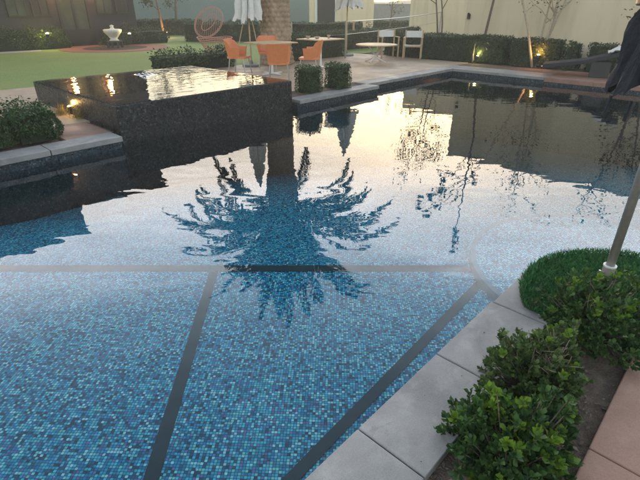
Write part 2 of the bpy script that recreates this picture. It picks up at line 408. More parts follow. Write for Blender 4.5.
# coping
def coping(name, quads, m=m_coping, z0=-.065, z1=.0):
    mb = MB()
    for q in quads: mb.prism(q, z0, z1)
    return st(name, mb, m, bevel=.006)
j = .006; ss = [1.045+.622*i for i in range(-14, 3)]
quads = [[(a+j/2, .775-.0), (a+j/2, .455), (b-j/2, .455), (b-j/2, .775)] for a, b in zip(ss, ss[1:])]
last = [(2.289+j/2, .775), (2.289+j/2, .455), (2.5, .455), (2.6, .3)] + [(IC[0]+.62*math.cos(a), IC[1]+.62*math.sin(a)) for a in [R(110-10*i) for i in range(0, 27)]] + [(IC[0]+(IR+.02)*math.cos(a), IC[1]+(IR+.02)*math.sin(a)) for a in [R(-152+10*i) for i in range(0, 25)]]
quads[-1:] = quads[-1:]
coping('near_coping', quads)
inner = [(IC[0]+.60*math.cos(a), IC[1]+.60*math.sin(a)) for a in [R(-150+10*i) for i in range(25)]]
outer = [(IC[0]+(IR+.02)*math.cos(a), IC[1]+(IR+.02)*math.sin(a)) for a in [R(90-10*i) for i in range(25)]]
coping('island_coping', [[(2.289+j/2, .775-.01), (2.289+j/2, .455), (2.45, .455), (2.55, .55)] + list(reversed(inner)) [0:0] + [(2.79, .6), (2.79, .765)]] )
mb = MB()
for i in range(24):
    mb.prism([inner[24-i-0], outer[i], outer[i+1], inner[24-i-1]], -.065, -.002)
st('nose_coping', mb, m_coping)
for nm, s0, s1, t0, t1 in (('left_coping', -9, 2.52, 6.03, 6.38),):
    L = []; a = s1
    while a > s0: L.append([(a-.9+j, t0), (a-j, t0), (a-j, t1), (a-.9+j, t1)]); a -= .9
    coping(nm, L)
coping('planter_coping', [[(5.95, 6.15), (7.2, 6.15), (7.2, 6.5), (5.95, 6.5)], [(7.2+j, 6.15), (8.37, 6.15), (8.37, 6.5), (7.2+j, 6.5)]])
L = [[(8.37+.97*i+j, 6.48), (8.37+.97*(i+1), 6.48), (8.37+.97*(i+1), 6.86), (8.37+.97*i+j, 6.86)] for i in range(4)]
L += [[(12.18, 4.9+j), (13.0, 4.9+j), (13.0, 6.86), (12.26, 6.86), (12.26, 6.48), (12.18, 6.48)], [(12.18, 4.0+j), (13.0, 4.0+j), (13.0, 4.9), (12.18, 4.9)]]
coping('far_coping', L)
L = [[(12.18, 4.0-1.1*(i+1)+j), (13.9, 4.0-1.1*(i+1)+j), (13.9, 4.0-1.1*i), (12.18, 4.0-1.1*i)] for i in range(12)]
coping('right_deck', L, m_pink, -.10, -.002)
# pavings
L = [[(1.6+1.25*(i)+j, -12), (1.6+1.25*(i+1), -12), (1.6+1.25*(i+1), .055), (1.6+1.25*i+j, .055)] for i in range(-8, 0)] + [[(1.6+j, -12), (2.66, -12), (2.62, -.78), (2.37, -.6), (2.37, .055), (1.6+j, .055)]]
coping('near_pavement', L, m_pink, -.06, -.004)
st('tan_deck', MB().prism([(-20, 7.3), (2.62, 7.3), (2.62, 9.4), (5.8, 9.4), (5.8, 7.05), (8.6, 6.9), (12.3, 6.9), (13.9, 6.9), (13.9, 11.5), (-20, 11.5)], -.04, -.006), m_tan)
st('pink_slab', MB().prism([(1.93, 6.39), (2.52, 6.39), (2.52, 7.28), (1.93, 7.28)], -.05, -.004), m_pink)
st('lawn', MB().prism([(-60, 11.52), (13.9, 11.52), (13.9, 11.2), (100, 11.2), (100, 120), (-60, 120)], None, -.01), m_lawn)
st('house_path', MB().prism([(-30, 20.3), (6.2, 20.6), (6.6, 22.2), (-30, 22.2)], None, -.002), mat('pale_path', (.30, .30, .29), .85, .1, 6, .2))
st('hill', MB().add([W(30+0, 2), W(38, 60), W(38, 60, 2.0), W(34, 40, 2.2), W(31, 20, 1.9), W(30, 2, 1.75)], [(0, 1, 2, 3, 4, 5)]), m_greyw) if False else None
# distant low ridge
mb = MB(); pr_ = []
for i in range(61):
    a = R(-75+2.5*i); d = 190
    pr_.append((d*math.sin(a), d*math.cos(a), 1.9+2.2*abs(math.sin(i*.55))+1.3*math.sin(i*1.7)))
for (x0, y0, z0), (x1, y1, z1) in zip(pr_, pr_[1:]):
    mb.add([(x0, y0, -1), (x1, y1, -1), (x1, y1, z1), (x0, y0, z0), (x0*1.15, y0*1.15, -1), (x1*1.15, y1*1.15, -1)], [(0, 1, 2, 3), (3, 2, 5, 4)])
mb.build('hills', mat('hazy_hill', (.22, .22, .20), .95, .2, .08, 0))['kind'] = 'structure'

# soil chips in the near bed, grass blades on the nose
n = 2600
P = np.stack([nr.uniform(-1.6, 2.36, n), nr.uniform(.06, .45, n), np.full(n, -.03)], 1)
n2 = 70; P = np.concatenate([P, np.stack([nr.uniform(-.5, 2.3, n2), nr.uniform(-.1, .70, n2), np.full(n2, .004)], 1)]); n += n2
P[:, 2] = np.where((P[:, 1] > .06) & (P[:, 1] < .455), -.028, .004)
V, F = cards(P, np.tile([0, 0, 2.5], (n, 1)), nr.choice([.004, .007, .013], n, p=[.5, .35, .15]))
o = np_mesh('bark_chips', V, F, leafmat('bark_chip', (.09, .06, .045), (.3, .24, .19), .9, 0), rz=A); tag(o, 'scattered bark chips and dry bits lying on the bare soil bed', 'mulch', kind='stuff')
st('grass_mound', MB().prism([(IC[0]+.735*math.cos(R(a)), IC[1]+.735*math.sin(R(a))) for a in range(-126, 127, 6)], -.03, .012), m_turfbase)
n = 42000
rr = np.sqrt(nr.uniform(0, 1, n))*.755; aa = nr.uniform(0, 2*PI, n)
keep = IC[0]+rr*np.cos(aa) > 2.34; rr = rr[keep]; aa = aa[keep]; n = len(rr)
P = np.stack([IC[0]+rr*np.cos(aa), IC[1]+rr*np.sin(aa), np.full(n, .010)], 1)
D = np.stack([nr.normal(0, .38, n), nr.normal(0, .38, n), np.ones(n)], 1); D = unit(D)
S = unit(np.cross(D, nr.normal(size=(n, 3)))); Lh = (nr.uniform(.018, .036, n)*(1+.5*(rr > .70)))[:, None]
V = np.stack([P-S*.0012, P+S*.0012, P+D*Lh*.6+S*.0009, P+D*Lh+np.stack([nr.normal(0, .006, n), nr.normal(0, .006, n), np.zeros(n)], 1), ], 1).reshape(-1, 3)
o = np_mesh('grass', V, (np.arange(n)*4)[:, None]+np.arange(4)[None], m_turf, rz=A); tag(o, 'dense dark green turf on the rounded nose beside the pool', 'grass', kind='stuff')

# ------------------------------------------------------------------ raised spa
sp = empty('raised_spa', W(4.23, 7.92), A, 'raised square spa of black mosaic, brimming over beside the pool', 'spa')
hx, hy = 1.63, 1.65; zt = .345
w_ = MB()
for c, d in (((0, -hy+.09, -.18), (2*hx, .18, 1.05)), ((0, hy-.09, -.18), (2*hx, .18, 1.05)), ((-hx+.09, 0, -.18), (.18, 2*hy-.36, 1.05)), ((hx-.09, 0, -.18), (.18, 2*hy-.36, 1.05))): w_.box(c, d)
w_.build('wall', m_spaw, sp, bevel=.008)
MB().box((0, 0, -.35), (2*hx-.37, 2*hy-.37, .1)).build('basin_floor', m_pwall, sp)
# water sheet with the boil of the spring and rings round it
NX = 150; gx = np.linspace(-hx+.012, hx-.012, NX); gy = np.linspace(-hy+.012, hy-.012, NX); GX, GY = np.meshgrid(gx, gy)
bx_, by_ = (-.05-.0), 1.02
d = np.hypot(GX-bx_-.18, GY-by_+.1)
Z = .050*np.exp(-(d/.17)**2)*(1+.35*np.sin(GX*41)*np.cos(GY*37)) + .0011*np.cos(d*34)*np.exp(-d*1.3)*(d > .1)
Z += zt+.008
V = np.stack([GX, GY, Z], 2).reshape(-1, 3); idx = np.arange(NX*NX).reshape(NX, NX)
F = np.stack([idx[:-1, :-1], idx[:-1, 1:], idx[1:, 1:], idx[1:, :-1]], 2).reshape(-1, 4)
o = np_mesh('water_surface', V, F, m_spawater, sp); o.data.shade_smooth()

# ------------------------------------------------------------------ house, walls
def fbox(mb, s0, s1, t0, t1, z0, z1): return mb.box(((s0+s1)/2, (t0+t1)/2, (z0+z1)/2), (s1-s0, t1-t0, z1-z0))
T0 = 22.3
hs = empty('house', W(0, 0), A, 'dark charcoal two-storey house with tall windows behind the lawn', 'house')
w_ = MB(); fbox(w_, -6, 6.6, T0, T0+8, -.02, 8.0); fbox(w_, 6.6, 11.05, T0+.001, T0+8, -.02, 6.6)
for i in range(18):   # board lines, each a thin proud lap
    fbox(w_, -6, 11.04, T0-.012, T0+.0, .35+i*.42, .37+i*.42) if i < 15 else None
w_.build('wall', m_siding, hs)
w_ = MB(); fbox(w_, -6.15, 6.72, T0-.15, T0+8, 8.002, 8.2); fbox(w_, 6.722, 11.2, T0-.15, T0+8, 6.602, 6.8); w_.build('roof', m_trim, hs)
m_glass = mat('dark_window_glass', (.03, .035, .038), .2, .2, 1.5, 0, spec=.4)
m_blind = mat('pale_blind_glass', (.045, .060, .052), .3, .3, 2.2, 0, spec=.3)
wins = [(5.9, 6.5, 1.22, 3.0), (6.77, 7.33, 1.22, 3.0), (9.34, 9.96, 1.27, 3.0), (10.2, 10.72, 1.3, 3.0), (3.8, 4.6, 1.22, 3.0), (1.5, 2.6, 1.22, 3.0), (-1.5, 0, 1.2, 3.0), (6.9, 7.8, 4.2, 5.9), (9.2, 10.4, 4.2, 5.9), (5.0, 6.1, 4.2, 6.2), (2.2, 3.6, 4.2, 6.2), (-1.2, .6, 4.2, 6.2)]
for i, (a, b, z0, z1) in enumerate(wins):
    f = MB()
    for q in ((a-.05, a, z0-.05, z1+.05), (b, b+.05, z0-.05, z1+.05), (a, b, z0-.05, z0), (a, b, z1, z1+.05), ((a+b)/2-.02, (a+b)/2+.02, z0, z1)):
        fbox(f, q[0], q[1], T0-.07, T0-.014, q[2], q[3])
    fr = f.build('window', m_trim, hs)
    g = MB(); fbox(g, a, b, T0-.045, T0-.02, z0, z1); g.build('pane', m_blind if i % 2 == 0 else m_glass, fr)
dm = MB()
for q in ((7.68, 7.78, .15, 3.05), (8.85, 8.95, .15, 3.05), (7.78, 8.85, 3.0, 3.05), (8.26, 8.35, .15, 3.0), (7.78, 8.26, .15, .66), (8.35, 8.85, .15, .66)):
    fbox(dm, q[0], q[1], T0-.08, T0-.014, q[2], q[3])
dd = dm.build('door', m_trim, hs)
for a, b in ((7.78, 8.26), (8.35, 8.85)):
    g = MB(); fbox(g, a, b, T0-.05, T0-.02, .66, 3.0); g.build('pane', m_blind, dd)
def sconce(s, z, label, p=14):
    e = empty('wall_sconce', W(s, T0-.012, z), A, label, 'wall lamp', 'lit sconces on the dark house')
    m = MB(); m.box((0, -.03, 0), (.10, .06, .34)); m.box((0, -.10, -.12), (.14, .09, .02)); m.build('bracket', m_trim, e)
    MB().lathe([(.03, -.10), (.055, -.06), (.06, .02), (.035, .12), (.01, .16)], 12, (0, -.10, 0)).build('lamp_glass', emis('amber_lamp', (1, .33, .09), 6) if 'amber_lamp' not in MATS else MATS['amber_lamp'], e)
    lamp('lamp_light', (0, -.35, 0), p, (1, .5, .2), e, .06)
sconce(7.60, 2.38, 'lit amber wall lamp just left of the double glass door')
sconce(9.13, 2.45, 'lit amber wall lamp between the double door and the next window')
sconce(6.85-.2, 5.14, 'lit amber wall lamp on the upper storey of the house')

def wallthing(name, s0, s1, t0, t1, z1, m, label, cat, cap=None):
    e = empty(name, W((s0+s1)/2, (t0+t1)/2), A, label, cat); ds, dt = s1-s0, t1-t0
    MB().box((0, 0, z1/2-.03), (ds, dt, z1+.06)).build('wall_body', m, e, bevel=.01)
    MB().box((0, 0, z1+.032), (ds+.06, dt+.06, .06)).build('wall_cap', cap or m, e, bevel=.008)
    return e
wallthing('garden_wall', 15.0, 15.25, -14, 7.76, 2.97, m_stucco, 'tall cream stucco wall behind the right-hand hedge and bare trees', 'wall')
wallthing('garden_wall', 22.0, 22.25, 7.0, 14.5, 3.2, m_stucco, 'cream stucco wall set farther back, left of the near cream wall', 'wall')
e = empty('teal_building', (-9, 38, 0), R(4), 'long blue-green rendered building beyond the lawn behind the palm', 'building')
MB().box((0, 0, 1.7), (20, 4, 3.5)).build('wall', m_teal, e); MB().box((0, 0, 3.53), (20.4, 4.4, .16)).build('roof', m_greyw, e)
e = empty('guest_house', (.75, 32, 0), 0, 'small cream building with pale-framed dark door right of the palm', 'building')
MB().box((.55, 0, 1.5), (3.9, 3, 3.06)).build('wall', m_stucco, e); MB().box((.55, 0, 3.1), (4.1, 3.2, .14)).build('roof', m_greyw, e)
f = MB(); f.box((-.99, -1.53, 1.15), (.14, .06, 2.3)); f.box((.18, -1.53, 1.15), (.06, .06, 2.3)); f.box((-.4, -1.53, 2.33), (1.3, .06, .08)); f.build('door_frame', m_whitepl, e)
MB().box((-.38, -1.52, 1.12), (1.06, .04, 2.26)).build('door', m_trim, e)
e = empty('perimeter_wall', (4, 48, 0), R(3), 'low grey block wall far off below the strip of sky', 'wall')
MB().box((0, 0, .80), (14, .25, 1.7)).build('wall_body', m_greyw, e); MB().box((0, 0, 1.68), (14.1, .32, .06)).build('wall_cap', m_greyw, e)

# ------------------------------------------------------------------ hedges and shrubs
def hedge(name, s0, s1, t0, t1, h, label, cat='hedge', m=None, leaf=.022, dens=900, group=None, lumpy=.06, frame=A, jag=.03):
    m = m or m_hedge
    e = empty(name, (W((s0+s1)/2, (t0+t1)/2)) if frame == A else Vector(((s0+s1)/2, (t0+t1)/2, 0)), frame, label, cat, group)
    ds, dt = s1-s0, t1-t0
    k = .05
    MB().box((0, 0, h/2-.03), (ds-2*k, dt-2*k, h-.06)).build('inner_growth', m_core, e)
    faces = [((1, 0, 0), dt*h), ((-1, 0, 0), dt*h), ((0, 1, 0), ds*h), ((0, -1, 0), ds*h), ((0, 0, 1), ds*dt)]
    Ps = []; Ns = []
    for nrm, area in faces:
        n = int(area*dens)
        u = nr.uniform(-.5, .5, (n, 3)); nv = np.array(nrm, float)
        ax = int(np.argmax(np.abs(nv))); u[:, ax] = .5*nv[ax]
        p = u*np.array([ds, dt, h]); p[:, 2] += h/2
        p -= nv*(nr.uniform(0, .07, n)[:, None]-.015)
        Ps.append(p); Ns.append(np.tile(nv, (n, 1)))
    P = np.concatenate(Ps); N = np.concatenate(Ns)
    off = (np.sin(P[:, 0]*7.3+P[:, 2]*5)+np.sin(P[:, 1]*8.1+P[:, 0]*3)+np.sin(P[:, 2]*11+P[:, 1]*4))*lumpy/3
    P = P+N*off[:, None]
    P[:, 2] += (P[:, 2] > h*.9)*nr.uniform(-jag, jag, len(P))
    P[:, 2] = np.maximum(P[:, 2], .01)
    V, F = cards(P, N, leaf); np_mesh('foliage', V, F, m, e)
    return e
G = 'clipped green hedges round the terrace'
hedge('clipped_hedge', 14.1, 14.8, 5.95, 10.3, .72, 'long clipped hedge behind the white armchairs, along the cream wall', group=G, leaf=.03, dens=1000)
hedge('clipped_hedge', 14.1, 14.75, 4.45, 5.75, .70, 'short clipped hedge just behind the lamp-lit multi-stemmed tree', group=G, leaf=.03, dens=1100)
hedge('clipped_hedge', 14.15, 14.7, 3.95, 4.25, .62, 'small narrow shrub block between the lit tree and the lounger', group=G, leaf=.03, dens=1400, lumpy=.12)
hedge('clipped_hedge', 14.1, 14.7, -2.5, 3.7, .66, 'clipped hedge behind the dark blue lounger', group=G, leaf=.03, dens=900)
hedge('clipped_hedge', 10.3, 12.75, 10.95, 11.5, .74, 'hedge behind the second table and the net post', group=G, leaf=.03, dens=1100)
hedge('clipped_hedge', 13.6, 20, 12.5, 13.2, .66, 'hedge behind the round table and the net', group=G, leaf=.035, dens=700)
hedge('shrub_row', 6.1, 8.3, 11.3, 12.0, .42, 'loose low shrub row between the lawn and the spa', m=m_hedge, leaf=.035, dens=1100, lumpy=.2, jag=.1)
hedge('clipped_hedge', -11.5, -7.2, 29.5, 30.6, .8, 'dark hedge at the far end of the lawn behind the slim trees', group=G, frame=0, leaf=.05, dens=350)
hedge('clipped_hedge', -6.6, -3.0, 24.0, 25.2, .8, 'hedge on the lawn behind the pink wire chair', group=G, frame=0, leaf=.045, dens=450, lumpy=.2)
hedge('clipped_hedge', -2.6, 1.9, 22.5, 23.3, .85, 'hedge in front of the small cream building', group=G, frame=0, leaf=.045, dens=450)
hedge('clipped_hedge', 2.4, 9, 30.5, 31.4, .7, 'far hedge under the grey wall and the strip of sky', group=G, frame=0, leaf=.05, dens=350)
hedge('house_shrubs', 2.0, 7.55, 21.4, 22.1, .62, 'dark shrub bed along the foot of the charcoal house, left of its door', m=m_hedge, leaf=.04, dens=600, lumpy=.2, jag=.1)
hedge('house_shrubs', 9.1, 12.0, 21.3, 22.1, .55, 'rounded shrubs at the right-hand corner of the charcoal house', m=m_hedge, leaf=.04, dens=600, lumpy=.3, jag=.12)
GB = 'pair of clipped box cubes by the planter'
for (x, y), lb in (((-.22, 9.45), 'clipped box cube beside the spa wall, left of the pair'), ((.38, 9.95), 'clipped box cube farther from the spa, right of the pair')):
    s_ = x*E1.x+y*E1.y; t_ = x*E2.x+y*E2.y
    hedge('box_shrub', s_-.20, s_+.20, t_-.20, t_+.20, .48, lb, 'shrub', m=m_hedgeB, leaf=.017, dens=4200, group=GB, lumpy=.05)
for s_, hgt, lb in ((.45, .37, 'leafy green bush at the left frame edge, farthest from the spa'), (1.12, .38, 'leafy green bush in the middle of the three behind the left coping'), (1.66, .41, 'leafy green bush nearest the spa behind the left coping')):
    hedge('coping_bush', s_-.25, s_+.25, 6.47, 6.98, hgt, lb, 'bush', m=m_hedgeB, leaf=.02, dens=3400, group='leafy bushes behind the left coping', lumpy=.16, jag=.06)

def shrub(name, x, y, rx, ry, h, ntips, label, seed, young=.1, sprigs=(), twigs=0, rot=0.0, lm=None, ls=1.0):
    rs = np.random.RandomState(seed)
    e = empty(name, (x, y, -.03), rot, label, 'shrub', 'glossy-leaved shrubs in the near soil bed')
    stems = MB(); PP = []; DD = []; LL = []; PY = []; DY = []; LY = []
    tips = []
    for i in range(ntips):
        a = rs.uniform(0, 2*PI); el = math.asin(rs.uniform(.02, 1)); q = rs.uniform(.66, 1.18) if rs.uniform() < .8 else rs.uniform(.4, .7)
        lump = 1+.16*math.sin(a*3+seed)+.10*math.sin(a*5+el*4)
        p = np.array([math.cos(a)*math.cos(el)*rx*q*lump, math.sin(a)*math.cos(el)*ry*q*lump, .03+math.sin(el)*h*q*lump*.95])
        d = unit(np.array([p[0]/rx*.8, p[1]/ry*.8, p[2]/h*.9+.35])+rs.normal(0, .25, 3)); tips.append((p, d))
    for (dx, dy, dz) in sprigs:
        p = np.array([dx, dy, dz])
        for k in range(5): tips.append((p-np.array([0, 0, .035*k])+rs.normal(0, .012, 3), unit(np.array([rs.normal(0, .3), rs.normal(0, .3), 1.]))))
    for i, (p, d) in enumerate(tips):
        root = Vector((p[0]*.15, p[1]*.15, 0)); mid = Vector(p*.62)+Vector((0, 0, -.02))
        if i % 2 == 0: stems.tube([root, mid, Vector(p)], [.004, .0028, .0016], 5, False)
        nl = rs.randint(10, 15)
        yng = rs.uniform() < young*(1.6 if p[2] > h*.7 else .5)
        for k in range(nl):
            az = k*2.4+rs.uniform(-.3, .3); tilt = rs.uniform(.45, 1.35)*(.55+.5*k/nl)
            o1 = unit(np.cross(d, [0.3, .5, .81])); o2 = np.cross(d, o1)
            ld = d*math.cos(tilt)+(o1*math.cos(az)+o2*math.sin(az))*math.sin(tilt)
            pb = p-d*(.004+.028*k/nl)
            L_ = rs.uniform(.020, .038)*ls
            if yng: PY.append(pb); DY.append(ld); LY.append(L_)
            else: PP.append(pb); DD.append(ld); LL.append(L_)
    stems.build('stems', m_bark, e)
    for nm, a, b, c, m in (('foliage', PP, DD, LL, lm or m_leafA), ('young_foliage', PY, DY, LY, m_leafY)):
        if a:
            c = np.array(c); V, T = leaves(np.array(a), np.array(b), c, c*.55, fold=.15, spoon=.72, rs=rs)
            V[:, 2] = np.maximum(V[:, 2], .004); np_mesh(nm, V, T, m, e)
    if twigs:
        tb = MB()
        for i in range(twigs):
            a = rs.uniform(0, 2*PI); r0 = rs.uniform(0, .8); b = Vector((math.cos(a)*rx*r0*.6, math.sin(a)*ry*r0*.6, h*.45))
            tb.tube([b, b+Vector((rs.normal(0, .02), rs.normal(0, .02), h*.35)), b+Vector((rs.normal(0, .05), rs.normal(0, .05), h*rs.uniform(.45, .75)))], [.002, .0016, .0012], 5, False)
        tb.build('bare_twigs', m_twig, e)
    return e
shrub('soil_bed_shrub', .72, 1.13, .25, .20, .27, 560, 'bright green glossy shrub nearest the camera in the soil bed', 3, .22, rot=A)
shrub('soil_bed_shrub', .99, 1.53, .28, .18, .24, 600, 'middle shrub of the soil bed with bare twigs and tall sprigs', 8, .06, sprigs=((-.10, .16, .30), (-.02, .17, .26), (-.22, .15, .22)), twigs=46, rot=A, lm=leafmat('olive_shrub_leaf', (.035, .075, .022), (.14, .21, .06), .5, .28), ls=.9)
shrub('soil_bed_shrub', 1.50, 1.97, .32, .23, .26, 560, 'dark broad shrub growing against the turf and umbrella pole', 15, .08, twigs=12, rot=A)

# ------------------------------------------------------------------ trees
def tree(name, x, y, label, h, tr, stems, crown_r, crown_z, nleaf, leaf=.05, seed=1, bark=None, cat='tree', group=None, lean=.05, drop=0, mleaf=None, twiggy=5):
    rs = random.Random(seed); rn = np.random.RandomState(seed)
    e = empty(name, (x, y, -.02), 0, label, cat, group)
    tb = MB(); br = MB(); ends = []
    for k in range(stems):
        a0 = rs.uniform(0, 2*PI); sp_ = lean*(1 if stems > 1 else .3)
        pts = []; p = Vector((0, 0, 0)) + Vector((math.cos(a0), math.sin(a0), 0))*tr*(0 if stems == 1 else .8)
        n = 9; hh = h*(1 if k == 0 else rs.uniform(.65, .95))
        dx, dy = math.cos(a0)*sp_, math.sin(a0)*sp_
        for i in range(n+1):
            pts.append(p.copy()); dx += rs.gauss(0, .05); dy += rs.gauss(0, .05)
            p = p+Vector((dx, dy, 1))*hh/n
        tb.tube(pts, [tr*(1-.82*i/n)*(1 if stems == 1 else .7) for i in range(n+1)], 8)
        for b in range(twiggy):
            i = rs.randint(int(n*.35), n-1); q = pts[i]; a = rs.uniform(0, 2*PI); L_ = h*rs.uniform(.12, .26)
            bp_ = [q]
            for s_ in range(4):
                q = q+Vector((math.cos(a), math.sin(a), rs.uniform(.5, 1.1)))*L_/4; a += rs.gauss(0, .3); bp_.append(q)
            br.tube(bp_, [tr*.34, tr*.26, tr*.18, tr*.12, tr*.07], 5, False); ends += [bp_[-1], bp_[-2]]
        ends.append(pts[-1])
    tb.build('trunk', bark or m_bark, e, smooth=True)
    if br.v: br.build('branches', bark or m_bark, e, smooth=True)
    # leaves in clumps at limb ends and through the crown
    cen = []
    for q in ends: cen += [np.array(q)]*2
    for i in range(max(4, len(ends)//2)):
        v = rn.normal(size=3); v /= np.linalg.norm(v); cen.append(np.array([0, 0, crown_z])+v*crown_r*rn.uniform(.4, 1))
    cen = np.array(cen); pick = rn.randint(0, len(cen), nleaf)
    P = cen[pick]+rn.normal(size=(nleaf, 3))*crown_r*rn.uniform(.08, .24, nleaf)[:, None]
    P[:, 2] = np.maximum(P[:, 2], .3)
    V, F = cards(P, np.tile([0, 0, .6], (nleaf, 1)), leaf, rn); np_mesh('crown', V, F, mleaf or m_tree, e)
    return e
GT = 'slim young trees round the garden'
tree('slim_tree', -8.6, 27.2, 'slim young tree with orange-lit foot at the end of the lawn', 4.0, .07, 1, 1.0, 3.1, 900, .08, 21, mleaf=m_tree, group=GT)
tree('slim_tree', -8.9, 30.9, 'slim dark-trunked tree right behind the lit one by the far hedge', 3.8, .10, 1, .8, 3.2, 500, .07, 22, group=GT)
tree('slim_tree', 5.15, 15.45, 'tall thin tree rising behind the hedge against the cream wall', 6.2, .046, 1, .35, 5.9, 700, .06, 5, group=GT, lean=.1, twiggy=7)
tree('lit_tree', 6.12, 13.72, 'bare multi-stemmed tree lit by a lamp before the cream wall', 4.2, .055, 5, .9, 3.2, 500, .045, 9, bark=m_palebark, lean=.28, twiggy=5)
tree('stub_tree', 4.78, 15.0, 'short pale twisted trunk in front of the right-hand hedge', .78, .05, 2, .12, .8, 60, .03, 31, bark=m_palebark, lean=.35, twiggy=2)
tree('sparse_tree', 4.7, 19.2, 'sparse leafy tree behind the hedge, left of the cream wall end', 4.9, .055, 2, 1.0, 3.6, 1500, .05, 12, group=GT, lean=.12, twiggy=8)
tree('sparse_tree', 3.6, 26.5, 'thin twiggy tree beyond the net, below the strip of sky', 3.6, .05, 2, .6, 2.8, 350, .05, 14, group=GT, lean=.14, twiggy=8)
tree('wall_tree', 8.15, 11.9, 'leafy slim tree by the wall, just left of the folded dark umbrella', 3.4, .05, 3, .8, 2.6, 500, .05, 17, lean=.22, twiggy=6)

# palm
px, py = -1.30, 14.5
pm = empty('date_palm', (px, py, 0), 0, 'stout date palm with patterned trunk behind the orange chairs', 'palm')
V = []; F = []; SEG = 72; NZ = 150; Hp = 4.25
for i in range(NZ+1):
    z = Hp*i/NZ
    r = .395+.10*math.exp(-z*2.2)+(.13*max(0, min(1, (z-2.85)/.7)))
    if z > 3.95: r -= (z-3.95)*.5
    for k in range(SEG):
        a = 2*PI*k/SEG; row = z/.125; ri = math.floor(row); fz = row-ri
        u = (a/(2*PI)*18+.5*(ri % 2)) % 1.0
        # lozenge leaf scars: proud at the lower lip, cut back above
        dd_ = max(0, 1-abs(u-.5)*1.6-abs(fz-.45)*.9)
        rr_ = r+.075*dd_-.02+.012*math.sin(a*7+z*9)
        V.append((rr_*math.cos(a), rr_*math.sin(a), z))
for i in range(NZ):
    for k in range(SEG):
        F.append((i*SEG+k, i*SEG+(k+1) % SEG, (i+1)*SEG+(k+1) % SEG, (i+1)*SEG+k))
m_ptrunk = mat('palm_trunk', (.40, .30, .21), .95, .3, 9, .6, .02, big=.5, bigscale=2, tint=(.20, .16, .12))
mb = MB(); mb.add(V, F); mb.build('trunk', m_ptrunk, pm, smooth=True)
rs = np.random.RandomState(5); ra = MB(); PP = []; DD = []; UU = []; LL = []
for i in range(104):
    az = i*2.39996+rs.uniform(-.25, .25); q = (i+.5)/104
    el = R(88-72*q+rs.uniform(-9, 9)); L_ = rs.uniform(2.9, 4.4)*(1.0 if q < .8 else .85)
    nseg = 16; pts = []; dr = np.array([math.cos(az)*math.cos(el), math.sin(az)*math.cos(el), math.sin(el)])
    p = np.array([math.cos(az)*.28, math.sin(az)*.28, 4.05+.35*(1-q)])
    side = rs.normal(0, .03, 3)
    for s_ in range(nseg+1):
        pts.append(p.copy()); dr = unit(dr+np.array([0, 0, -.05-.085*q])*(s_/nseg*2.0)+side*.3); p = p+dr*L_/nseg
    ra.tube(pts, [.030*(1-.85*s_/nseg) for s_ in range(nseg+1)], 5, False)
    pts = np.array(pts); nl = 62
    tt = np.linspace(.16, .995, nl); f = tt*nseg; i0 = np.minimum(f.astype(int), nseg-1); fr = (f-i0)[:, None]
    base = pts[i0]*(1-fr)+pts[i0+1]*fr; tg = unit(pts[i0+1]-pts[i0])
    sd_ = unit(np.cross(tg, [0, 0, 1.])); up_ = np.cross(sd_, tg)
    fr_ = rs.uniform(.7, 1.15)
    for sg in (-1, 1):
        dl = unit(tg*.95+sd_*sg*.55+up_*.18+rs.normal(0, .13, (nl, 3))+np.array([0, 0, -.12]))
        PP.append(base); DD.append(dl); UU.append(up_); LL.append(.58*np.sin(np.pi*np.clip(tt*.82+.14, 0, 1))**.7*rs.uniform(.75, 1.1, nl)*fr_)
ra.build('frond_ribs', m_palmleaf, pm)
PP = np.concatenate(PP); DD = np.concatenate(DD); LL = np.concatenate(LL); UU = np.concatenate(UU)
V, T = leaves(PP, DD, LL, LL*0+.055, fold=.1, spoon=.45, rs=rs, upref=UU); np_mesh('crown', V, T, m_palmleaf, pm)

e = empty('wall_light', W(14.98, 7.62, 1.25), A, 'small unlit dark box lamp near the left end of the cream wall', 'wall lamp')
MB().box((-.02, 0, 0), (.04, .08, .14)).build('back_plate', m_trim, e); MB().box((-.06, 0, .01), (.05, .06, .18)).build('shade', m_trim, e, bevel=.01)
